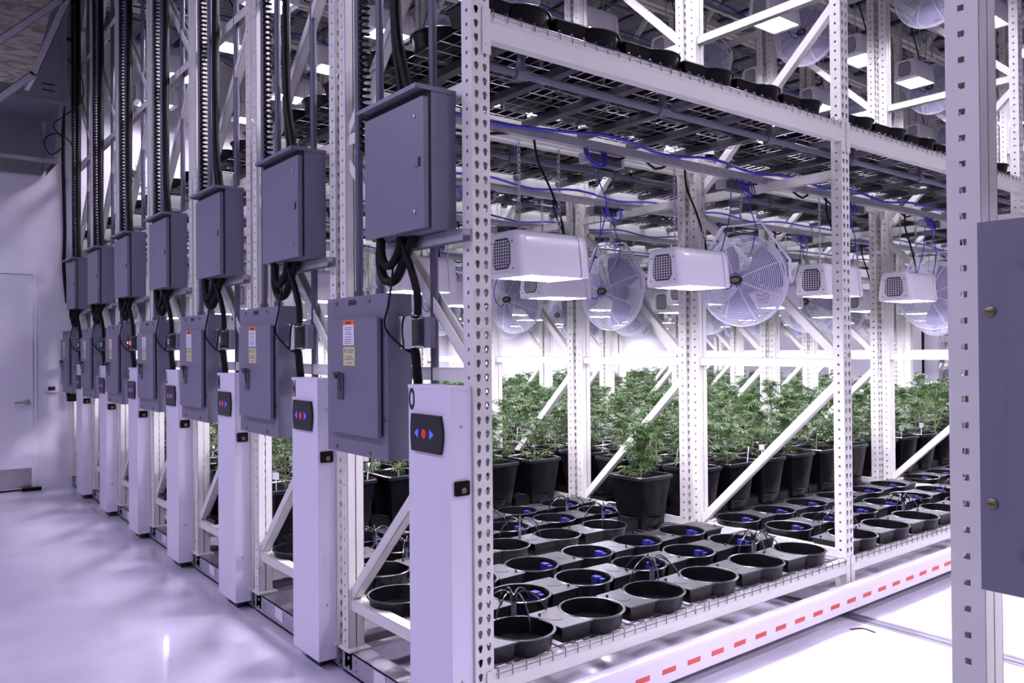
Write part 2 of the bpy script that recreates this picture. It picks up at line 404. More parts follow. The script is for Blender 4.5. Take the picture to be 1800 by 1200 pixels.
bp_ = []
rq = random.Random(11); xq = .2
while xq < LEN-.2:
    bp_.append((xq, rq.uniform(-.02, .02), rq.choice((.0, .01, -.01, -.05)) + rq.uniform(-.01, .01))); xq += rq.uniform(.10, .22)
BKCORD = MB().tube(spline(bp_, 3), .007, 5).mesh('cord_run', 'black_rubber')
def build_rack():
    r = link('mobile_rack', None)
    for k in range(NB+1):
        x = k*B
        for y, rz in ((0, 0), (WD, PI)):
            link('post', POST, r, (x + (.08 if rz else 0), y, 0), (0, 0, rz))
            link('foot_plate', FOOT, r, (x + (.08 if rz else 0), y, 0), (0, 0, rz))
        for j, z in enumerate((.318, 1.375, 2.42, 3.45, 4.48, 5.50)):
            link('strut', HSTR, r, (x, 0, z))
            if j < 5: link('brace', DIAG_R if j % 2 == 0 else DIAG, r, (x, 0, z+.04))
        if k: link('carriage_crossmember', CARR_X, r, (x+.04, 0, 0))
        for y in (.06, WD-.06):
            if k: link('wheel', WHEEL, r, (x-.12, y, 0))
    for lv, z in enumerate((Z1, Z2, Z3)):
        for k in range(NB):
            for y, rz in ((0, 0), (WD, PI)):
                xo = k*B + (B+.08 if rz else 0)
                bm = link('beam', BEAM if lv else BEAM_LOW, r, (xo, y, z), (0, 0, rz))
                link('beam_connector', CONN, bm)
                link('beam_connector', CONN, bm, (B+.08, 0, 0), (0, 0, 0), (-1, 1, 1))
            for q in range(2):
                dk = link('wire_deck', DECK, r, (k*B+.084+q*(DW+.008), 0, z)); dk['kind'] = 'stuff'
                for c in range(3): link('support_channel', CHAN, dk, (DW*(c+.5)/3, 0, 0))
        if lv:
            link('water_pipe', PIPE, r, (0, .09, z-.155))
            link('light_rail', UNI, r, (0, .50, z-.235))
            bk = link('cord_run', BKCORD, r, (0, .530, z-.228)); bk['label'] = 'black cord sagging along the light rail'
            cr_ = link('cable_run', CORD, r, (.04, .468, z-.212)); cr_['label'] = 'blue cable lying along the light rail'
    link('carriage_end', CARR_END, r)
    link('carriage_rail', CARR_SIDE, r)
    st = link('sticker', STICK, r, (-.001, .70, .072)); st['label'] = 'small white printed sticker on the carriage end'
    link('mounting_strut', MSTRUT, r, (0, 0, 1.897))
    return r
def copy_tree(o, parent=None):
    c = o.copy(); COL.objects.link(c); c.parent = parent
    for ch in list(o.children): copy_tree(ch, c)
    return c
racks = [build_rack()]
for k in range(1, 7): racks.append(copy_tree(racks[0]))
for k, r in enumerate(racks):
    r.location = (0, k*P, 0)
    tag(r, 'tall white perforated steel mobile rack behind the control post lettered %s' % LET[k], 'rack', 'mobile racks parked side by side')
# the safety sweep with red dashes on the aisle side of the nearest rack
mb = MB(); mb.prism([(-.055, .054), (-.063, .058), (-.072, .172), (-.067, .184), (-.03, .188), (-.03, .180), (-.055, .172)], LEN-.1, lambda a, b, t: (.10+t, a, b))
sw = link('safety_sweep', mb.mesh('safety_sweep', 'column_white', 0), racks[0]); sw['label'] = 'low white safety bar with red dashes along the rack foot'
DASH = MB().box(-.042, .042, -.0008, .0008, -.011, .011).mesh('dash', 'red_tape', 0)
for i in range(-9, 45):
    x = 1.923 + .1625*i
    if .2 < x < LEN-.2: link('dash', DASH, sw, (x, -.0682, .112), (math.radians(4.5), 0, 0))
# the rack across the aisle, of which only the end shows
r = copy_tree(racks[1]); r.location = (0, -1.613-WD, 0)
tag(r, 'near white perforated rack post at the right edge with big square holes', 'rack', 'mobile racks parked side by side')
rackP = r

# ================================================================== END-OF-RACK EQUIPMENT
# --- control post
CWX = -.09
COLB = MB(); COLB.box(CWX, -.002, .012, .298, .048, 1.325)
COLB.mat(1); COLB.box(-.055, -.01, .08, .23, .0, .05)
COLB = COLB.mesh('body', ['column_white', 'grille_dark'], 0)
CAPM = MB().box(CWX-.002, 0, .010, .300, 1.325, 1.338).mesh('cap', 'column_white', 0)
pad = []
pts = [(.255, 1.230)]
kp = [(.262, 1.095), (.068, 1.095)] + [(.068-.014*math.sin(PI*t/8), 1.095+.137*t/8) for t in range(1, 8)] + [(.068, 1.232), (.262, 1.232)] + [(.262+.006*math.sin(PI*t/6), 1.232-.137*t/6) for t in range(1, 6)]
KEYP = MB().prism(kp, .012, lambda a, b, t: (CWX-t, a, b)).mesh('keypad', 'keypad_black', 0)
ARL = MB().prism([(.236, 1.162), (.212, 1.180), (.212, 1.144)], .002, lambda a, b, t: (CWX-.0115-t, a, b)).mesh('arrow_button', 'arrow_blue', 0)
ARR = MB().prism([(.107, 1.162), (.134, 1.180), (.134, 1.144)], .002, lambda a, b, t: (CWX-.0115-t, a, b)).mesh('arrow_button', 'arrow_blue', 0)
STOP = MB().prism([(.172+.014*math.cos(a*PI/8), 1.162+.017*math.sin(a*PI/8)) for a in range(16)], .003, lambda a, b, t: (CWX-.0115-t, a, b)).box(CWX-.0152, CWX-.0144, .166, .178, 1.160, 1.164).mesh('stop_button', 'stop_red', 0)
mb = MB(); mb.prism([(x-.048, z+.979) for x, z in rounded(.062, .052, .006)], .008, lambda a, b, t: (a, .012-t, b))
mb.mat(1); mb.append(MB().lathe([(.011, 0), (.011, .004), (.008, .004), (0, .003)], 12, axis='x'), Matrix.Translation((-.044, .004, .972)) @ Matrix.Rotation(-PI/2, 4, 'Z'), 1)
KEYS = mb.mesh('key_switch', ['black_plastic', 'brass'], 0)
mb = MB()
for z in (1.195, .30): mb.append(MB().lathe([(.007, 0), (.007, .003), (.003, .005), (0, .005)], 10, axis='x'), Matrix.Translation((-.048, .012, z)) @ Matrix.Rotation(-PI/2, 4, 'Z'))
CSCR = mb.mesh('screws', 'steel')
SCR1 = MB().append(MB().lathe([(.006, 0), (.006, .003), (.003, .005), (0, .005)], 10, axis='x'), Matrix.Rotation(-PI/2, 4, 'Z')).mesh('screw', 'steel')
LOGO = MB().box(CWX-.0124, CWX-.0118, .15, .19, 1.212, 1.218).mesh('nameplate', 'grey_ink', 0)
for k in range(7):
    t = thing('control_post', 'white control post with black arrow keypad lettered %s on the aisle' % LET[k], 'control post', (0, k*P, 0), 0, 'control posts on the rack ends')
    link('body', COLB, t); link('cap', CAPM, t); kk = link('keypad', KEYP, t)
    link('arrow_button', ARL, kk); link('arrow_button', ARR, kk); link('stop_button', STOP, kk)
    ks = link('key_switch', KEYS, t); ks['label'] = 'black plate with a round key lock'
    for z in (1.195, .30): link('screw', SCR1, t, (-.048, .012, z))
    tm = text_mesh(LET[k], .108, .46 if LET[k] in 'ONMLKJ' else .7, 'ink', .0008, .0035)
    link('letter', tm, t, (CWX-.001, .274, 1.248), (PI/2, 0, -PI/2))['label'] = 'black letter %s' % LET[k]

# --- lower disconnect panel
def panel_meshes():
    o = {}
    y0, y1, z0, z1, xf = .420, .950, 1.035, 1.690, -.11
    o['body'] = MB().box(xf, -.001, y0, y1, z0, z1).mesh('body', 'panel_grey', 0)
    mb = MB(); mb.prism(rounded(.440, .475, .008, 2), .016, lambda a, b, t: (xf-.012-t, a+.672, b+1.360)); o['door'] = mb.mesh('door', 'panel_grey', 0)
    o['gasket_gap_shade'] = MB().box(xf-.012, xf, .672-.213, .672+.213, 1.360-.230, 1.360+.230).mesh('gasket_gap_shade', 'ink', 0)  # black block paints in the shade of the gap behind the door
    mb = MB(); dy = -.103
    mb.box(xf-.032, xf-.028, .842+dy, .898+dy, 1.262, 1.372); mb.tube(spline([(xf-.04, .885+dy, 1.365), (xf-.055, .885+dy, 1.372), (xf-.06, .835+dy, 1.372), (xf-.058, .828+dy, 1.36), (xf-.05, .828+dy, 1.30)], 4), .0055, 6)
    mb.box(xf-.05, xf-.028, .876+dy, .894+dy, 1.350, 1.376)
    o['handle'] = mb.mesh('handle', 'panel_grey2')
    mb = MB(); xl = xf-.0285; dy = -.058
    mb.box(xl-.001, xl, .702+dy, .800+dy, 1.488, 1.572); mb.mat(1); mb.box(xl-.001, xl, .702+dy, .800+dy, 1.572, 1.591)
    mb.mat(2)
    for z in (1.560, 1.552, 1.541, 1.533, 1.522, 1.512, 1.504, 1.496): mb.box(xl-.0014, xl-.001, .716+dy+.006*(int(z*1000) % 3), .786+dy-.008*(int(z*1000) % 2), z-.0016, z+.0016)
    o['warning'] = mb.mesh('warning_label', ['label_white', 'label_orange', 'grey_ink'], 0)
    mb = MB(); mb.box(xl-.001, xl, .694+dy, .798+dy, 1.404, 1.481); mb.mat(1)
    mb.box(xl-.0014, xl-.001, .776+dy, .788+dy, 1.458, 1.474)
    for z, a, b in ((1.469, .705, .768), (1.460, .712, .760), (1.441, .72, .77), (1.431, .705, .785), (1.415, .725, .765)): mb.box(xl-.0014, xl-.001, a+dy, b+dy, z-.0022, z+.0022)
    o['yellow'] = mb.mesh('yellow_label', ['label_yellow', 'grey_ink'], 0)
    o['plate'] = MB().box(xf-.0012, xf, .678, .748, 1.655, 1.677).mesh('nameplate', 'ink', 0)
    mb = MB(); mb.lathe([(.0095, 0), (.0095, .003), (.006, .005), (0, .005)], 12, axis='x')
    m2 = MB().append(mb, Matrix.Rotation(PI, 4, 'Z')); m2.mat(1); m2.box(-.0062, -.005, -.005, .005, -.001, .001)
    o['bolt'] = m2.mesh('bolt', ['brass', 'ink'])
    o['bolts'] = [(xf, .86, 1.668), (xf, .565, 1.668), (xf, .438, 1.534), (xf, .438, 1.194), (xf, .93, 1.53), (xf, .93, 1.19), (xf, .86, 1.055), (xf, .565, 1.055)]
    return o
PM = panel_meshes()
WARN = text_mesh('WARNING', .014, .9)
def panel(loc, label):
    t = thing('disconnect_panel', label, 'electrical panel', loc, 0, 'grey disconnect panels on the rack ends')
    link('body', PM['body'], t); link('gasket_gap_shade', PM['gasket_gap_shade'], t); dr = link('door', PM['door'], t); link('handle', PM['handle'], dr)
    a = link('warning_label', PM['warning'], dr); a['label'] = 'white warning label with orange header'
    b = link('yellow_label', PM['yellow'], dr); b['label'] = 'pale yellow printed label'
    link('lettering', WARN, a, (-.1398, .693, 1.577), (PI/2, 0, -PI/2), (.8, .8, .8))
    link('nameplate', PM['plate'], t)
    for q in PM['bolts']: link('bolt', PM['bolt'], t, q)
    return t
for k in range(7): panel((0, k*P, 0), 'grey disconnect panel with warning labels behind the control post lettered %s' % LET[k])
panel((0, -1.613-WD, 0), 'large dark grey panel cut off by the right edge of the picture')

# --- upper junction enclosure
def encl():
    o = {}; y0, y1, z0, z1, xf = .101, .545, 1.900, 2.405, -.138
    mb = MB(); mb.box(xf+.032, -.001, y0, y1, z0, z1); o['body'] = mb.mesh('body', 'panel_grey', 0)
    mb = MB(); mb.prism(rounded(y1-y0-.006, z1-z0-.035, .006, 2), .020, lambda a, b, t: (xf+.020-t, a+(y0+y1)/2, b+(z0+z1)/2-.014)); o['door'] = mb.mesh('door', 'panel_grey', 0)
    mb = MB(); mb.box(xf-.035, 0, y0-.004, y1+.004, z1, z1+.006); mb.box(xf-.035, xf-.031, y0-.004, y1+.004, z1-.010, z1); mb.box(xf-.035, 0, y0-.004, y0-.0005, z1-.010, z1); mb.box(xf-.035, 0, y1+.0005, y1+.004, z1-.010, z1)
    o['hood'] = mb.mesh('hood', 'panel_grey', 0)
    o['gasket_gap_shade'] = MB().box(xf+.020, xf+.032, y0+.007, y1-.007, z0+.007, z1-.004).mesh('gasket_gap_shade', 'ink', 0)
    mb = MB(); mb.box(xf-.004, xf, y0+.035, y0+.06, 2.128, 2.156); mb.mat(1); mb.box(xf-.0042, xf-.0005, y0+.026, y0+.033, 2.125, 2.158); o['latch'] = mb.mesh('latch', ['panel_grey', 'ink'], 0)
    return o
EN = encl()
mb = MB().append(MB().lathe([(.008, 0), (.008, .004), (0, .006)], 10, axis='x'), Matrix.Rotation(PI, 4, 'Z')); ESCR = mb.mesh('screw', 'steel')
for k in range(7):
    t = thing('junction_enclosure', 'grey hinged enclosure mounted high above the control post lettered %s' % LET[k], 'electrical box', (0, k*P, 0), 0, 'grey enclosures high on the rack ends')
    link('body', EN['body'], t); link('hood', EN['hood'], t); link('gasket_gap_shade', EN['gasket_gap_shade'], t)
    dr = link('door', EN['door'], t); link('latch', EN['latch'], dr)
    for z in (2.31, 1.965): link('screw', ESCR, dr, (-.138, .165, z))

# --- small clear relay box
mb = MB(); mb.box(-.03, -.002, .245, .425, 1.475, 1.592); RB = mb.mesh('back_box', 'panel_grey', 0)
mb = MB(); mb.prism(rounded(.10, .125, .015, 3), .055, lambda a, b, t: (-.03-t, a+.33, b+1.534)); RC = mb.mesh('clear_cover', 'clear')
mb = MB(); mb.box(-.06, -.031, .30, .36, 1.50, 1.57); mb.mat(1); mb.box(-.064, -.06, .315, .345, 1.515, 1.555); RD = mb.mesh('relay', ['grille_dark', 'label_white'], 0)
mb = MB()
for y in (.30, .325, .35): mb.tube([(-.05, y, 1.465), (-.05, y, 1.478)], .008, 8)
for y in (.29, .33, .37): mb.tube([(-.05, y, 1.59), (-.05, y, 1.602)], .007, 8)
RG = mb.mesh('cable_gland', 'grille_dark')
for k in range(7):
    t = thing('relay_box', 'small clear-fronted relay box beside the panel of rack %s' % LET[k], 'electrical box', (0, k*P, 0), 0, 'small clear relay boxes')
    link('back_box', RB, t); link('clear_cover', RC, t); link('relay', RD, t); link('cable_gland', RG, t)
    if k == 4: link('indicator', MB().box(-.088, -.085, .33, .342, 1.53, 1.545).mesh('indicator', 'red_led', 0), t)['label'] = 'glowing red indicator'

# --- conduits and cables on each rack end
PVCT = MB().tube([(0, 0, 0), (0, 0, 3.5)], .0165, 10).tube([(0, 0, .35), (0, 0, .42)], .021, 10).mesh('conduit', 'pvc')
PVCS = MB().tube([(0, 0, 0), (0, 0, 4.3)], .0165, 10).tube([(0, 0, 0), (0, 0, .03)], .024, 10).mesh('conduit', 'pvc')
PVCA = MB().tube([(0, 0, 0), (0, 0, 4.65)], .0165, 10).mesh('conduit', 'pvc')
hel = []
for i in range(9*int(3.5/.028)):
    a = 2*PI*i/9; hel.append((.020*math.cos(a), .020*math.sin(a), .028*i/9))
COIL = MB().tube(hel, .0066, 4).mesh('coiled_cord', 'black_rubber', 60)
def cable(pts, r, mname='black_rubber', sub=6, n=8): return MB().tube(spline(pts, sub), r, n).mesh('cable', mname)
UPC = [cable([(-.06, .36, 2.41), (-.05, .40, 2.50), (-.04, .46, 2.72), (-.03, .49, 3.1), (-.025, .485, 4.0), (-.03, .49, 5.9)], .021),
       cable([(-.06, .30, 2.41), (-.055, .36, 2.52), (-.05, .43, 2.75), (-.05, .445, 3.2), (-.04, .45, 4.2), (-.045, .44, 5.9)], .019)]
LOOP = [cable([(-.09, .50, 1.905), (-.09, .51, 1.82), (-.085, .49, 1.755), (-.08, .44, 1.735), (-.075, .39, 1.76), (-.07, .33, 1.85), (-.06, .30, 1.905)], .019),
        cable([(-.11, .465, 1.905), (-.11, .46, 1.84), (-.105, .44, 1.80), (-.10, .40, 1.80), (-.095, .36, 1.84), (-.09, .34, 1.905)], .017),
        cable([(-.08, .345, 1.905), (-.085, .34, 1.86), (-.07, .31, 1.78), (-.06, .28, 1.68), (-.055, .285, 1.600)], .015),
        cable([(-.055, .31, 1.470), (-.05, .305, 1.42), (-.03, .315, 1.2), (-.02, .325, .8), (-.03, .34, .35), (-.05, .33, .12)], .018)]
THIN = cable([(-.095, .40, 1.79), (-.11, .39, 1.71), (-.125, .385, 1.64), (-.125, .415, 1.575), (-.115, .40, 1.53), (-.085, .34, 1.475), (-.055, .32, 1.455)], .0045, n=6)
SIDEC = cable([(-.02, .57, 2.38), (-.03, .60, 2.33), (-.035, .61, 2.25), (-.03, .585, 2.16), (-.02, .56, 2.10)], .012)
for k in range(7):
    L = LET[k]; y = k*P
    def c(name, me, loc, label, cat, grp): tag(link(name, me, None, loc), label, cat, grp)
    c('conduit', PVCA, (.03, y+.30, 1.32), 'grey pipe passing behind the control post lettered %s' % L, 'pipe', 'grey pipes on the rack ends')
    c('conduit', PVCS, (-.025, y+.81, 1.692), 'grey pipe standing on the disconnect panel of rack %s' % L, 'pipe', 'grey pipes on the rack ends')
    c('conduit', PVCS, (-.02, y+.63, 1.692), 'grey pipe beside the black cables of rack %s' % L, 'pipe', 'grey pipes on the rack ends')
    c('coiled_cord', COIL, (-.022, y+.755, 2.32), 'black coiled cord hanging above the panel of rack %s' % L, 'cable', 'coiled black cords')
    c('power_cable', UPC[0], (0, y, 0), 'thick black cable left of the pair entering the enclosure of rack %s' % L, 'cable', 'thick black cables on the rack ends')
    c('power_cable', UPC[1], (0, y, 0), 'thick black cable right of the pair entering the enclosure of rack %s' % L, 'cable', 'thick black cables on the rack ends')
    c('power_cable', LOOP[0], (0, y, 0), 'large black cable loop under the enclosure of rack %s' % L, 'cable', 'thick black cables on the rack ends')
    c('power_cable', LOOP[1], (0, y, 0), 'smaller black cable loop under the enclosure of rack %s' % L, 'cable', 'thick black cables on the rack ends')
    c('power_cable', LOOP[2], (0, y, 0), 'black cable running down to the clear relay box of rack %s' % L, 'cable', 'thick black cables on the rack ends')
    c('power_cable', LOOP[3], (0, y, 0), 'black cable dropping from the relay box behind the post of rack %s' % L, 'cable', 'thick black cables on the rack ends')
    c('thin_cord', THIN, (0, y, 0), 'thin black cord curling over the panel of rack %s' % L, 'cable', 'thin black cords')
    if k == 0: c('side_cable', SIDEC, (0, y, 0), 'dark hose bulging from the left side of the nearest enclosure', 'cable', None)

# ================================================================== GROW LIGHTS
def light_meshes():
    o = {}
    sec = [(-.118, 0), (-.122, .018), (-.104, .172), (-.094, .192), (-.072, .203), (.072, .203), (.094, .192), (.104, .172), (.122, .018), (.118, 0)]
    def loft(mb, secs):
        n = len(sec); o0 = len(mb.v)
        for x, sy, dz, sz in secs:
            for a, b in sec: mb.v.append((x, a*sy, dz + b*sz))
        for i in range(len(secs)-1):
            for k in range(n):
                k2 = (k+1) % n; mb.face((o0+i*n+k, o0+(i+1)*n+k, o0+(i+1)*n+k2, o0+i*n+k2))
        return o0, n
    mb = MB(); n = len(sec); nn = len(sec)
    # open-bottomed housing: skip the bottom edge
    o0 = 0
    for x in (-.172, .156):
        for a, b in sec: mb.v.append((x, a, b))
    for k in range(n-1): mb.face((k, n+k, n+k+1, k+1))
    o['housing'] = mb.mesh('housing', 'fixture_white', 40)
    mb = MB(); o0, n = loft(mb, [(-.164, .97, .004, .97), (-.164, 1.02, -.002, 1.015), (-.195, 1.015, -.002, 1.012), (-.215, .95, .004, .95), (-.222, .86, .010, .88)])
    mb.face([o0+4*n+k for k in range(n)]); mb.face([o0+k for k in reversed(range(n))]); o['end'] = mb.mesh('grille_end', 'fixture_white', 40)
    mb = MB(); o0, n = loft(mb, [(.149, .97, .004, .97), (.149, 1.02, -.002, 1.015), (.175, 1.015, -.002, 1.012), (.200, .95, .002, .97), (.212, .84, .008, .89)])
    mb.face([o0+4*n+k for k in reversed(range(n))]); mb.face([o0+k for k in range(n)]); o['cap'] = mb.mesh('end_cap', 'fixture_white', 40)
    oc = [(-.064, .055), (-.044, .030), (.044, .030), (.064, .055), (.060, .143), (.042, .166), (-.042, .166), (-.060, .143)]
    mb = MB(); mb.prism(oc, .002, lambda a, b, t: (-.2225-t, a, b)); 
    o['vent'] = mb.mesh('vent', 'grille_dark', 0)
    mb = MB()
    for i in range(7): y = -.052+.104*i/6; h = .012 if i in (0, 6) else 0; mb.box(-.2275, -.2247, y-.0014, y+.0014, .036+h, .159-h)
    for i in range(9): z = .042+.111*i/8; h = .012 if i in (0, 8) else 0; mb.box(-.2277, -.2250, -.06+h, .06-h, z-.0014, z+.0014)
    o['grille'] = mb.mesh('grille', 'fixture_white', 0)
    mb = MB()
    for y, z in ((-.082, .03), (.082, .03), (-.075, .15), (.075, .15)): mb.box(-.2240, -.2215, y-.004, y+.004, z-.004, z+.004)
    o['screw'] = mb.mesh('screws', 'grey_ink', 0)
    mb = MB(); q = [(a*1.006, b*1.004) for a, b in sec]
    for x in (.1455, .1487):
        for a, b in q: mb.v.append((x, a, b))
    for k in range(n-1): mb.face((k, n+k, n+k+1, k+1))
    o['seam'] = mb.mesh('seam', 'grey_ink', 40)
    g = MB(); g.add([(-.160, -.105, .055), (.145, -.105, .055), (.145, .105, .055), (-.160, .105, .055)], [(0, 3, 2, 1)])
    o['lamp'] = g.mesh('lamp', 'lamp_glass', 0); o['lamp_up'] = g.mesh('lamp', 'lamp_glass_up', 0)
    mb = MB(); z = .205; i = 0
    while z < .625:
        pts = []
        for q in range(8):
            a = 2*PI*q/8; u, w_ = .0075*math.cos(a), .0155*math.sin(a)
            pts.append((u, 0, z+.012+w_) if i % 2 else (0, u, z+.012+w_))
        mb.tube(pts, .0024, 4, closed=True); z += .0235; i += 1
    o['chain'] = mb.mesh('chain', 'chain', 60)
    o['cord'] = cable([(.17, .02, .195), (.16, .025, .28), (.10, .03, .42), (.02, .03, .55), (-.02, .01, .64)], .006, n=6)
    return o
LM = light_meshes()
lights = []
lx = [.735, 1.80, .735+B, 1.80+B, .735+2*B, 1.80+2*B, .735+3*B, 1.80+3*B]
for k in range(-1, 7):
    yk = k*P if k >= 0 else -1.613-WD
    for lv in range(2):
        for i, x in enumerate(lx[:5 if k < 0 else 8]):
            t = thing('grow_light', 'white hooded grow light, %s from the aisle in the %s tier of %s' % (ORD[i], 'lower' if lv == 0 else 'upper', 'rack '+LET[k] if k >= 0 else 'right-hand rack'), 'light',
                      (x, yk+.50, 1.79+lv*(Z2-Z1)), 0, 'hooded grow lights')
            link('housing', LM['housing'], t); e = link('grille_end', LM['end'], t); link('end_cap', LM['cap'], t); link('seam', LM['seam'], t)
            v = link('vent', LM['vent'], e); link('grille', LM['grille'], e)
            if -1 < k < 3: link('screws', LM['screw'], e)
            link('lamp', LM['lamp' if lv == 0 else 'lamp_up'], t)
            link('chain', LM['chain'], t, (-.12, 0, 0)); link('chain', LM['chain'], t, (.12, 0, 0))
            link('cord', LM['cord'], t)

# ================================================================== FANS
def fan_meshes():
    o = {}; R = .268; mb = MB()
    def prof(r): return .085*(1-(r/R)**2.2)
    for s_ in (-1, 1):
        for i in range(23):
            r = .050 + (R-.050)*i/22
            mb.tube([(s_*prof(r)+s_*.02, r*math.cos(2*PI*q/40), r*math.sin(2*PI*q/40)) for q in range(40)], .0021 if i < 22 else .0035, 3, closed=True)
        for q in range(8):
            a = 2*PI*(q+.5)/8; mb.tube([(s_*prof(r)+s_*.021, r*math.cos(a), r*math.sin(a)) for r in (.04, .11, .18, .23, R)], .0026, 4)
    mb.tube([(0, R*math.cos(2*PI*q/40), R*math.sin(2*PI*q/40)) for q in range(40)], .0045, 5, closed=True)
    o['guard'] = mb.mesh('guard', 'fan_white', 60)
    bl = MB()
    for s_ in range(3):
        vs = []; fs = []
        for i in range(7):
            for j in range(6):
                r = .045+.19*j/5; a = (i/6-.5)*(1.35-.25*abs(j-3)/3) + s_*2*PI/3
                x = .035*(i/6-.5)*2*(.5+.5*j/5)
                vs.append((x, r*math.cos(a), r*math.sin(a)))
        for i in range(6):
            for j in range(5): fs.append((i*6+j, i*6+j+1, (i+1)*6+j+1, (i+1)*6+j))
        bl.add(vs, fs)
        bl.add([(x+.002, y, z) for x, y, z in vs], [f[::-1] for f in fs])
    o['blades'] = bl.mesh('blades', 'fan_blade', 60)
    o['motor'] = MB().lathe([(0, -.03), (.045, -.03), (.045, .04), (.07, .045), (.07, .15), (.05, .165), (0, .165)], 20, axis='x').mesh('motor', 'fan_blade')
    mb = MB().prism([(.044*math.cos(2*PI*q/20), .026*math.sin(2*PI*q/20)) for q in range(20)], .004, lambda a, b, t: (-.103-t, a, b)); mb.mat(1)
    mb.prism([(.026*math.cos(2*PI*q/20), .013*math.sin(2*PI*q/20)) for q in range(20)], .001, lambda a, b, t: (-.107-t, a, b))
    o['badge'] = mb.mesh('badge', ['ink', 'gold'], 0)
    mb = MB()
    path = [(.0, -.285, .0), (0, -.285, .105), (0, -.12, .335), (0, .12, .335), (0, .285, .105), (0, .285, 0)]
    for a, b in zip(path[:-1], path[1:]): mb.bar(a, b, .032, .006)
    for y in (-.28, .28): mb.tube([(0, y-.012, 0), (0, y+.012, 0)], .011, 8)
    o['bracket'] = mb.mesh('bracket', 'fan_white', 0)
    mb = MB(); mb.tube(spline([(0, 0, .338), (0, 0, .36), (0, .012, .40), (0, .004, .46), (0, .0, .56), (0, .018, .585), (0, .04, .575)], 4), .006, 6)
    o['hook'] = mb.mesh('hook', 'chain')
    o['cord'] = cable([(-.11, .0, 0), (-.13, .03, -.05), (-.14, .08, -.02), (-.14, .10, .08), (-.11, .07, .22), (-.06, .05, .40), (-.06, .04, .58)], .0035, 'blue_cable', n=5)
    return o
FM = fan_meshes()
for k in range(7):
    for lv in range(2):
        for i in range(1, NB+1):
            t = thing('wire_fan', 'round white wire-guard fan hung at the %s frame in the %s tier of rack %s' % (ORD[i], 'lower' if lv == 0 else 'upper', LET[k]), 'fan',
                      (i*B-.10, k*P+.575, 1.858+lv*(Z2-Z1)), math.radians(12 if (i+k) % 2 else 4), 'round wire fans')
            link('guard', FM['guard'], t); link('blades', FM['blades'], t, (0, 0, 0), (random.uniform(0, 2), 0, 0)); link('motor', FM['motor'], t)
            link('badge', FM['badge'], t); link('bracket', FM['bracket'], t); link('hook', FM['hook'], t)
            if k < 4: link('cord', FM['cord'], t)['label'] = 'thin blue cord'

# ================================================================== SAUCERS (round trays with a valve box)
def saucer_mesh(n=28):
    mb = MB()
    mb.lathe([(0, .0), (.118, .0), (.124, .004), (.133, .060), (.134, .064)], n); mb.mat(1)
    mb.lathe([(.134, .064), (.142, .065), (.143, .069), (.139, .0715), (.131, .070)], n); mb.mat(0)
    mb.lathe([(.131, .070), (.121, .008), (0, .006)], n)
    return mb.mesh('tray', ['black_plastic', 'black_rim'])
TRAY = saucer_mesh()
def vbox():
    mb = MB(); pl = [(-.255, -.098), (-.105, -.104), (-.118, -.04), (-.133, 0), (-.118, .04), (-.105, .104), (-.255, .098)]
    mb.prism(pl, .064, lambda a, b, t: (-.11+(a+.11)*(.90+1.5*t), b*(.90+1.5*t), t)); return mb.mesh('valve_box', 'black_plastic', 0)
VBOX = vbox()
mb = MB(); mb.prism([(-.262, -.104), (-.095, -.110), (-.112, -.092), (-.136, -.045), (-.144, 0), (-.136, .045), (-.112, .092), (-.095, .110), (-.262, .104)], .005, lambda a, b, t: (a, b, .064+t)); mb.lathe([(.035, .068), (.033, .071), (0, .071)], 14, (-.20, 0, 0)); mb.tube([(-.235, .06, .064), (-.235, .06, .080)], .006, 6)
VLID = mb.mesh('box_lid', 'black_lid')
VALVE = MB().box(-.118, -.085, -.035, .005, .008, .052).box(-.114, -.090, .012, .035, .008, .048).mesh('valve', 'blue_valve', 0)
ROWS = [(.130, .305, 1), (.478, .200, -1), (.815, .160, -1)]     # y, x of the first, side of the valve box
XS = .392
nsauc = 0
def saucer(x, y, z, side, label, group, valve=True):
    t = thing('saucer', label, 'saucer', (x, y, z), 0 if side > 0 else PI, group)
    link('tray', TRAY, t); link('valve_box', VBOX, t); link('box_lid', VLID, t)
    if valve and side < 0: link('valve', VALVE, t)['label'] = 'blue float valve'
    return t
ROWN = ['front row', 'middle row', 'back row']
def xs_of(row): return [b*B + ROWS[row][1] + .386*i for b in range(NB) for i in range(6)]
for row in range(3):
    y, x0, sd = ROWS[row]
    for i, x in enumerate(xs_of(row)[:20]):
        saucer(x, y, Z1+.009, sd, 'empty black round saucer, %s from the aisle, %s, lower deck of rack O' % (ORD[i], ROWN[row]), 'empty saucers on the lower deck')
for row in range(3):
    y, x0, sd = ROWS[row]
    for i, x in enumerate([q for q in xs_of(row) if q < (2.20 if row == 0 else 2.2)]):
        if row == 0 and x > 2.0: continue
        saucer(x, P+y, Z1+.009, sd, 'empty black round saucer, %s from the aisle, %s, lower deck of rack N' % (ORD[i], ROWN[row]), 'empty saucers on the lower deck')
for k in range(3):
    for row in range(3):
        y, x0, sd = ROWS[row]
        for i, x in enumerate(xs_of(row)[:23 if k < 2 else 20]):
            saucer(x, k*P+y, Z2+.009, sd, 'black round saucer, %s from the aisle, %s, upper deck of rack %s' % (ORD[i], ROWN[row], LET[k]), 'saucers on the upper decks', False)
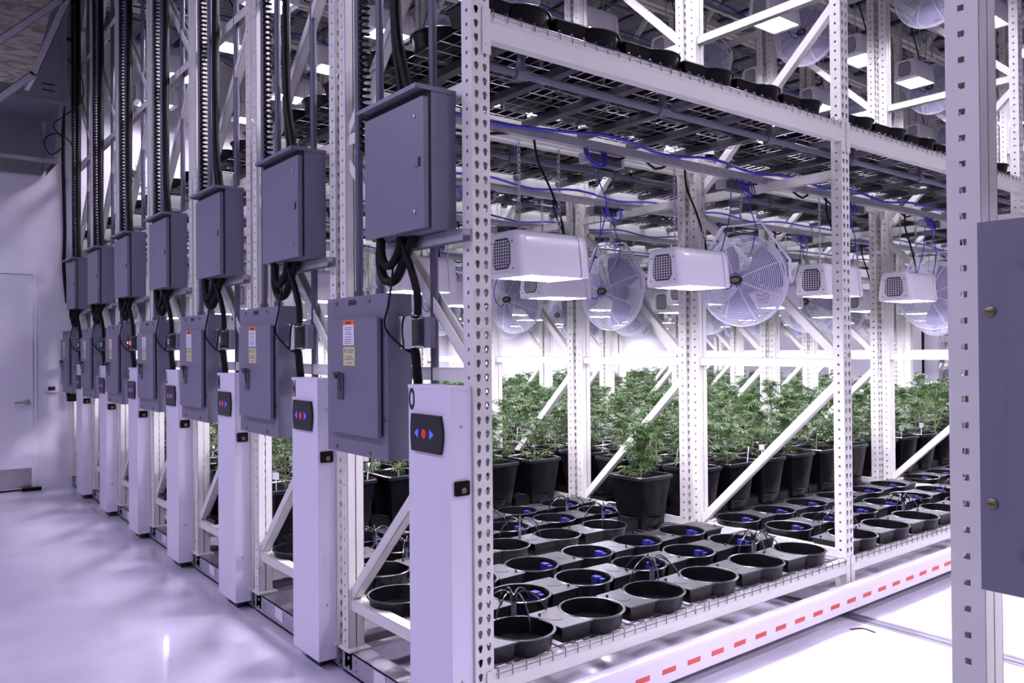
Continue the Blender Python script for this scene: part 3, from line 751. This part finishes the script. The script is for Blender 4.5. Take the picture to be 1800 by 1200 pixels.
# the many that remain on the decks of the racks farther back
mb = MB(); lo = MB(); lo.lathe([(0, 0), (.12, 0), (.138, .07), (.128, .07), (.118, .008), (0, .008)], 12); lo.box(-.25, -.115, -.085, .085, 0, .064)
for k in range(3, 7):
    for row in range(3):
        y, x0, sd = ROWS[row]
        for x in xs_of(row):
            M = Matrix.Translation((x, k*P+y, Z2+.009)) @ Matrix.Rotation(0 if sd > 0 else PI, 4, 'Z')
            mb.append(lo, M)
tag(link('saucer_rows', mb.mesh('saucer_rows', 'black_plastic')), 'rows of black saucers on the upper decks of the racks farther back', 'saucers', None, 'stuff')

# drip manifolds between the saucers
mb = MB(); mb.tube([(0, 0, 0), (0, 0, .115)], .011, 8); mb.mat(1); mb.tube([(0, 0, .105), (0, 0, .135)], .015, 8); MAN = mb.mesh('riser', ['pvc', 'black_rim'])
DT = []
for q in range(6):
    a = q*PI/3+.3; l = .14
    DT.append(cable([(0, 0, .128), (.35*l*math.cos(a), .35*l*math.sin(a), .150), (.8*l*math.cos(a), .8*l*math.sin(a), .11), (l*math.cos(a), l*math.sin(a), .055), (l*1.05*math.cos(a), l*1.05*math.sin(a), .012)], .0032, 'black_rim', 4, 5))
i = 0
for rk, y in ((0, .315), (1, .315), (1, .66)):
    for x in ([.42, 1.27, 2.09, 2.93, 3.78, 4.6, 5.4] if rk == 0 else [.55, 1.33, 2.02]):
        i += 1
        j = ([.42, 1.27, 2.09, 2.93, 3.78, 4.6, 5.4] if rk == 0 else [.55, 1.33, 2.02]).index(x)
        t = thing('drip_manifold', 'black drip manifold with arched tubes, %s from the aisle, %s of rack %s' % (ORD[j], 'front side' if y < .4 else 'back side', LET[rk]), 'drip manifold', (x, rk*P+y, Z1+.009), random.uniform(0, 1), 'drip manifolds')
        link('riser', MAN, t)
        for d_ in DT: link('tube', d_, t)

# ================================================================== PLANTS
def leaf_geo(mb, M, L, nl=7):
    ang = [0, 32, -32, 64, -64, 100, -100][:nl]; ln = [1, .92, .92, .72, .72, .42, .42][:nl]
    for a, l in zip(ang, ln):
        a = math.radians(a); l *= L; w = l*.085
        d = Vector((math.cos(a), math.sin(a), 0)); s_ = Vector((-math.sin(a), math.cos(a), 0))
        pts = [Vector((0, 0, 0)), d*l*.45 + s_*w + Vector((0, 0, .03*l)), d*l + Vector((0, 0, -.18*l)), d*l*.45 - s_*w + Vector((0, 0, .03*l)), d*l*.5 + Vector((0, 0, -.03*l))]
        o = len(mb.v); mb.v.extend(tuple(M @ p) for p in pts)
        mb.face((o, o+3, o+4)); mb.face((o+3, o+2, o+4)); mb.face((o, o+4, o+1)); mb.face((o+1, o+4, o+2))
LEAFM = MB(); leaf_geo(LEAFM, Matrix.Identity(4), 1.0); LEAF = LEAFM.mesh('leaf', 'leaf', 60)
def plant_layout(rng, h, spread, dens=1.0):
    """stems: list of polylines; leaves: list of (pos, yaw, pitch, size)"""
    stems = []; leaves = []
    top = Vector((rng.uniform(-.03, .03), rng.uniform(-.03, .03), h))
    main = [Vector((0, 0, 0)), Vector((top.x*.3, top.y*.3, h*.4)), Vector((top.x*.7, top.y*.7, h*.75)), top]
    stems.append((main, .006))
    def at(t):
        f = t*3; i = min(int(f), 2); return main[i].lerp(main[i+1], f-i)
    def tuft(p, n, L):
        for q in range(n):
            leaves.append((p + Vector((rng.uniform(-.012, .012), rng.uniform(-.012, .012), rng.uniform(-.02, .01))), rng.uniform(0, 2*PI), rng.uniform(-.75, .35), L*rng.uniform(.6, 1.15)))
    nn = 8
    for i in range(nn):
        t = .12 + .78*i/(nn-1); p = at(t); a0 = i*PI/2*1.05 + rng.uniform(-.4, .4)
        for s_ in (0, 1):
            a = a0 + s_*PI + rng.uniform(-.3, .3)
            bl = spread*(1.12-.80*t)*rng.uniform(.75, 1.2); rise = bl*rng.uniform(.45, 1.05)
            e = p + Vector((math.cos(a)*bl, math.sin(a)*bl, rise)); m = p.lerp(e, .55) - Vector((0, 0, .015))
            stems.append(([p, m, e], .0028))
            L = .075
            tuft(e, max(3, int(5*dens)), L); tuft(m, max(2, int(3*dens)), L*1.1)
            tuft(p.lerp(m, .5), max(1, int(2*dens)), L)
    tuft(top, max(4, int(6*dens)), .065); tuft(at(.9), max(3, int(4*dens)), .075)
    return stems, leaves
def leafM(l): return Matrix.Translation(l[0]) @ Matrix.Rotation(l[1], 4, 'Z') @ Matrix.Rotation(-l[2], 4, 'Y') @ Matrix.Scale(l[3], 4)
VAR = []
for s_ in range(6):
    rng = random.Random(40+s_); st, lv = plant_layout(rng, .40+.05*s_ % .16 + rng.uniform(0, .08), .155, .95)
    f = MB()
    for l in lv: leaf_geo(f, leafM(l), 1.0, 7 if rng.random() < .5 else 5)
    sm = MB()
    for pl, r_ in st: sm.tube(pl, r_, 4)
    VAR.append((f.mesh('foliage', 'leaf', 60), sm.mesh('stems', 'stem')))
def pot_mesh():
    mb = MB(); tw, bw, h = .146, .108, .325
    def ring(w, z, r=.02): return [(x, y, z) for x, y in rounded(2*w, 2*w, r, 2)]
    secs = [ring(bw, 0), ring(bw+.002, .03), ring(tw-.006, h-.03), ring(tw+.004, h-.025), ring(tw+.006, h-.006), ring(tw, h), ring(tw-.008, h-.002), ring(tw-.02, h-.06)]
    n = len(secs[0]); o = 0
    for s_ in secs: mb.v.extend(s_)
    for i in range(len(secs)-1):
        mb.mi = 1 if 3 <= i <= 5 else 0
        for k in range(n): mb.face((i*n+k, i*n+(k+1) % n, (i+1)*n+(k+1) % n, (i+1)*n+k))
    mb.mi = 0; mb.face(tuple(range(n))[::-1])
    return mb.mesh('pot', ['black_plastic', 'black_rim'], 40)
POT = pot_mesh()
SOIL = MB().prism(rounded(.252, .252, .02, 2), .01, lambda a, b, t: (a, b, .262+t)).mesh('soil', 'soil', 0)
mb = MB(); mb.bar((.095, -.095, .25), (.105, -.105, .40), .008, .002); mb.bar((.105, -.105, .385), (.107, -.107, .425), .038, .002, (1, 1, 0)); TAG = mb.mesh('plant_tag', 'tag_white', 0)
BASE = MB().lathe([(0, 0), (.12, 0), (.138, .066), (.13, .07), (.118, .010), (0, .010)], 16).box(-.25, -.115, -.085, .085, 0, .060).mesh('base_tray', 'black_plastic')
prng = random.Random(5)
def potted(x, y, z, label, v, full=False, hs=1.0):
    t = thing('potted_plant', label, 'plant', (x, y, z), 0, 'green plants in black pots')
    link('base_tray', BASE, t); link('pot', POT, t, (0, 0, .012)); link('soil', SOIL, t, (0, 0, .012))
    rz = prng.uniform(0, 6.28); sc = prng.uniform(.92, 1.12)
    if full:
        rng = random.Random(900+full); st, lv = plant_layout(rng, .30*hs, .13, 1.0)
        sm = MB()
        for pl, r_ in st: sm.tube(pl, r_, 5)
        link('stems', sm.mesh('stems', 'stem'), t, (0, 0, .275))
        for l in lv: link('leaf', LEAF, t, l[0]+Vector((0, 0, .275)), (0, -l[2], l[1]), (l[3],)*3)
    else:
        f = link('foliage', VAR[v][0], t, (0, 0, .272), (0, 0, rz), (sc, sc, sc*hs)); f['kind'] = 'stuff'
        link('stems', VAR[v][1], t, (0, 0, .272), (0, 0, rz), (sc, sc, sc*hs))
    if prng.random() < .55: link('plant_tag', TAG, t, (0, 0, .012), (0, 0, 0 if prng.random() < .7 else -PI/2))
    return t
PROW = ['front row', 'middle row', 'back row']
PX = [.26+.392*i for i in range(6)]
for k in range(1, 5):
    for row in range(3):
        y = (.19, .52, .86)[row]
        n = 0
        for b in range(NB):
            for x in PX:
                xx = b*B + x + .02
                if k == 1 and b == 0 and not (row == 0 and x > 2.1): continue
                n += 1
                fl = 0
                if k == 1 and b == 0: fl = 1
                if k == 1 and b == 1 and row == 0 and x < .6: fl = 2
                if k == 2 and b == 0 and row == 0 and 1.4 < x < 1.9: fl = 3
                potted(xx + prng.uniform(-.015, .015), k*P+y, Z1+.009,
                       'leafy plant in black pot, %s from the aisle in the %s of rack %s' % (ORD[n-1], PROW[row], LET[k]), prng.randrange(6), fl, 1.25 if fl == 1 else 1.35 if fl else prng.uniform(.66, .92))
# the plants of the two racks farthest back
mb = MB(); rng = random.Random(77)
VL = []
for s_ in range(4):
    st, lv = plant_layout(rng, .47, .16, .75); f = MB()
    for l in lv: leaf_geo(f, leafM((l[0], l[1], l[2], l[3]*1.15)), 1.0, 5)
    f.m = [0]*len(f.f); VL.append(f)
pt = MB(); pt.mi = 1; n4 = [(-.108, -.108, 0), (.108, -.108, 0), (.108, .108, 0), (-.108, .108, 0), (-.15, -.15, .32), (.15, -.15, .32), (.15, .15, .32), (-.15, .15, .32)]
pt.add(n4, [(0, 1, 5, 4), (1, 2, 6, 5), (2, 3, 7, 6), (3, 0, 4, 7), (4, 5, 6, 7)])
for k in (5, 6):
    for y in ((.19, .52, .86) if k == 5 else (.17, .46, .72)):
        for b in range(NB):
            for x in PX:
                M = Matrix.Translation((b*B+x+.02, k*P+y, Z1+.02)); mb.append(pt, M)
                mb.append(rng.choice(VL), M @ Matrix.Translation((0, 0, .27)) @ Matrix.Rotation(rng.uniform(0, 6.28), 4, 'Z') @ Matrix.Scale(rng.uniform(.9, 1.1), 4))
# a few on the upper tier at the back
for x in (.5, 1.1, 1.7, 2.3, 2.9, 3.5):
    M = Matrix.Translation((x, 6*P+.5, Z2+.02)); mb.append(pt, M); mb.append(rng.choice(VL), M @ Matrix.Translation((0, 0, .27)))
tag(link('plant_rows', mb.mesh('plant_rows', ['leaf', 'black_plastic'], 0)), 'rows of leafy potted plants on the racks nearest the end wall', 'plants', None, 'stuff')

# ================================================================== BLUE CABLE BUNDLES
def bundle(x, y, z, label, R=.07, drop=.35, seed=1):
    rng = random.Random(seed); t = thing('blue_cable', label, 'cable', (x, y, z), 0, 'coiled blue cables')
    for q in range(4):
        r1 = R*rng.uniform(.7, 1.15); tl = rng.uniform(-.5, .5); ox = rng.uniform(-.03, .03)
        pts = [(ox+r1*math.cos(a*PI/8), .03*math.sin(a*PI/8+tl)-.02, -R*.8+r1*math.sin(a*PI/8)) for a in range(16)]
        link('loop', MB().tube(pts, .0032, 5, closed=True).mesh('loop', 'blue_cable'), t)
    link('tail', cable([(0, -.02, -R), (.01, -.03, -R-drop*.3), (.06, -.03, -R-drop*.6), (.03, -.02, -R-drop)], .0032, 'blue_cable', 6, 5), t)
for k in range(4):
    for j, x in enumerate((1.08, 2.30, 3.42, 4.60)):
        bundle(x, k*P+.50, Z2-.225, 'coil of blue cable tied to the light rail, %s from the aisle on rack %s' % (ORD[j], LET[k]), .065+.01*(j % 2), .38, 10*k+j)
mb = MB(); mb.box(-.11, .11, -.03, .03, -.05, 0); BAL = mb.mesh('driver_case', 'panel_grey2', 0)
mb = MB(); mb.box(-.01, .01, -.03, .03, -.06, -.01); BALE = mb.mesh('mounting_tab', 'galvanised', 0)
for k in range(4):
    for j, x in enumerate((1.20, 2.28, 3.60, 4.75)):
        t = thing('lamp_driver', 'dark grey lamp driver under the light rail, %s from the aisle on rack %s' % (ORD[j], LET[k]), 'lamp driver', (x, k*P+.56, Z2-.255), 0, 'lamp drivers under the light rails')
        link('driver_case', BAL, t); link('mounting_tab', BALE, t, (-.12, 0, .01)); link('mounting_tab', BALE, t, (.12, 0, .01))

# ================================================================== THINGS ON THE END WALL AND ABOVE THE AISLE
t = thing('thermostat', 'small white thermostat with dark display on the wall by the door', 'thermostat', (-.195, YW, 1.07))
link('case', MB().prism(rounded(.13, .085, .015, 3), .025, lambda a, b, t_: (a, -t_, b)).mesh('case', 'door_white', 0), t)
link('display', MB().box(-.04, .03, -.027, -.0245, -.02, .02).mesh('display', 'ink', 0), t)
t = link('door_wedge', MB().prism(rounded(.18, .07, .03, 4), .035, lambda a, b, t_: (a, b, t_)).mesh('door_wedge', 'black_rubber'), None, (-.40, YW-.12, 0))
tag(t, 'black rubber wedge on the floor at the foot of the door', 'door wedge')
# air handler with open intake hood
t = thing('air_handler', 'grey air handling unit with open intake hood hung above the door', 'air handler', (0, 0, 3.37))
AX1, AX0, AYF = -.22, -2.6, 6.80
mb = MB(); mb.box(AX0, AX1+.04, AYF, YW-.02, .60, 2.3); link('cabinet', mb.mesh('cabinet', 'duct_grey', 0), t)
mb = MB(); mb.add([(AX1+.02, AYF, .60), (AX1+.02, YW-.02, .60), (AX1-.03, YW-.02, 0), (AX1-.03, AYF+.0, 0)], [(0, 1, 2, 3)])
mb.add([(AX1-.02, AYF, .60), (AX1-.02, YW-.02, .60), (AX1-.07, YW-.02, 0), (AX1-.07, AYF+.0, 0)], [(3, 2, 1, 0)])
mb.box(AX1-.075, AX1+.02, AYF-.004, AYF, 0, .001); mb.add([(AX1+.02, AYF, .60), (AX1-.03, AYF, 0), (AX1-.07, AYF, 0), (AX1-.02, AYF, .60)], [(0, 1, 2, 3)])
link('hood_side', mb.mesh('hood_side', 'duct_grey', 0), t)
mb = MB(); mb.box(AX0, AX1-.075, YW-.05, YW-.03, 0, .60); 
link('hood_back', mb.mesh('hood_back', 'duct_inside', 0), t)
link('hood_lip', MB().box(AX0, AX1-.03, AYF-.015, AYF, -.02, .02).mesh('hood_lip', 'duct_grey', 0), t)
link('seam', MB().box(AX0, AX1+.042, AYF-.012, AYF, .585, .615).mesh('seam', 'galvanised', 0), t)
link('corner_trim', MB().box(AX1, AX1+.045, AYF-.01, AYF, .615, 2.3).mesh('corner_trim', 'duct_grey', 0), t)
link('slot', MB().box(AX1-.17, AX1-.06, AYF-.003, AYF-.0005, .70, .715).box(AX1-.17, AX1-.06, AYF-.003, AYF-.0005, .76, .775).mesh('slot', 'ink', 0), t)
link('wire_loop', cable([(AX1+.05, AYF-.01, 1.05), (AX1+.17, AYF-.02, .9), (AX1+.18, AYF-.02, .65), (AX1+.02, AYF-.03, .47), (AX1-.08, AYF-.03, .35), (AX1+.02, AYF-.03, .20), (AX1-.1, AYF-.03, .06), (AX1-.16, AYF-.03, .2), (AX1-.04, AYF-.03, .28), (AX1+.09, AYF-.02, .18), (AX1+.10, AYF-.02, -.05)], .006, n=6), t)
# plywood platform with angle frame in front of it
t = thing('plywood_platform', 'plywood panel in an angled steel frame hung above the aisle', 'platform', (0, 5.0, 3.4))
pb = MB(); pb.add([(-2.2, .55, .32), (-.66, .55, .33), (-.38, .55, 1.5), (-2.2, .55, 1.5), (-2.2, .53, .32), (-.66, .53, .33), (-.38, .53, 1.5), (-2.2, .53, 1.5)], [(0, 1, 2, 3), (7, 6, 5, 4), (0, 4, 5, 1), (1, 5, 6, 2), (2, 6, 7, 3), (3, 7, 4, 0)])
link('panel', pb.mesh('panel', 'plywood', 0), t)
for p_, q_ in (((-.704, 0, .258), (-.40, 0, 1.10)), ((-.70, 0, .27), (-1.3, 0, -.33)), ((-.40, 0, 1.02), (-1.5, 0, -.09))):
    link('frame_bar', MB().ubar(p_, q_, .05, .05, .005, (0, 1, 0), 1).mesh('frame_bar', 'galvanised', 0), t)
for x_, z_ in ((-.68, .30), (-.42, 1.05), (-1.9, .4)): link('frame_bar', MB().bar((x_, 0, z_), (x_, .54, z_), .03, .03).mesh('frame_bar', 'galvanised', 0), t)
for x_ in (-.45, -1.9): link('hanger', MB().tube([(x_, .3, 1.3), (x_, .3, ZC-3.4)], .01, 6).mesh('hanger', 'galvanised'), t)
# cable down the wall beside the last rack
tag(link('wall_cable', cable([(.02, YW-.03, 4.9), (-.07, YW-.03, 4.88), (-.075, YW-.03, 4.6), (-.08, YW-.03, 3.6), (-.07, YW-.03, 2.8), (-.08, YW-.03, 2.4), (-.05, YW-.03, 2.0)], .018)), 'black cable dropping down the end wall beside the last rack', 'cable')
# a wire offcut on the floor
tag(link('wire_scrap', MB().tube(spline([(2.275, -.136, .01), (2.29, -.135, .004), (2.345, -.165, .004), (2.337, -.235, .004)], 4), .003, 6).mesh('wire_scrap', 'black_rubber')), 'short bent black wire lying on the white aisle floor', 'wire')
# silver foil duct near the far wall
rg = random.Random(3); prof = []
mb = MB(); n = 26; rows = 60
for i in range(rows):
    for k in range(n):
        a = 2*PI*k/n; r = .22+rg.uniform(-.022, .022)+(.012 if i % 2 else 0)
        mb.v.append((r*math.cos(a), r*math.sin(a), i*.1))
for i in range(rows-1):
    for k in range(n): mb.face((i*n+k, i*n+(k+1) % n, (i+1)*n+(k+1) % n, (i+1)*n+k))
tag(link('foil_duct', mb.mesh('foil_duct', 'foil', 0), None, (10.85, 2.95, 0)), 'crinkled silver foil duct standing by the far wall', 'duct')
tag(link('wall_pipe', MB().tube([(0, 0, 0), (0, 0, 4)], .02, 8).mesh('wall_pipe', 'black_rubber'), None, (11.28, 3.62, 0)), 'thin black pipe running up the far wall', 'pipe')
# fill lights added out of view over the aisle to brighten the rack ends
LH = MB().box(-.16, .16, -.62, .62, 0, .07).mesh('fill_housing', 'fixture_white', 0)
LD = MB().add; mbq = MB(); mbq.add([(-.14, -.6, -.002), (.14, -.6, -.002), (.14, .6, -.002), (-.14, .6, -.002)], [(0, 3, 2, 1)]); LDM = mbq.mesh('fill_diffuser', 'fill_lamp', 0)
for i, y in enumerate((-1.6, .4, 2.4, 4.4)):
    t = thing('added_fill_light', 'added unseen fill light over the aisle, %s in its row' % ORD[i], 'light', (-3.2, y, 4.30), 0, 'added fill lights over the aisle')
    link('fill_housing', LH, t); link('fill_diffuser', LDM, t)
    for yy in (-.5, .5): link('hanger', MB().tube([(0, yy, .07), (0, yy, ZC-4.30)], .006, 6).mesh('hanger', 'galvanised'), t)

mb = MB(); mb.prism([(-.028, -.012), (.018, -.016), (.030, -.006), (.030, .006), (.018, .016), (-.028, .012)], .002, lambda a, b, t_: (a*.8, t_, b-.06-.3*a))
t = thing('paper_tag', 'small beige paper tag on a string under the upper deck', 'tag', (1.93, P+.30, 2.24))
link('tag', mb.mesh('tag', 'label_yellow', 0), t); link('string', MB().tube([(.012, .001, -.05), (.02, 0, .06), (.025, 0, .44)], .0012, 4).mesh('string', 'ink'), t)
t = thing('cable_holder', 'small black holder below the panel of the farthest rack', 'holder', (-.03, 6*P+.93, .93))
link('cup', MB().prism([(-.05, -.04), (.05, -.04), (.05, .04), (-.05, .04)], .10, lambda a, b, t_: (a*(.8+2*t_), b*(.8+2*t_), t_)).mesh('cup', 'black_plastic', 0), t)
link('bracket', MB().box(-.01, .03, -.01, .01, .09, .11).mesh('bracket', 'galvanised', 0), t)
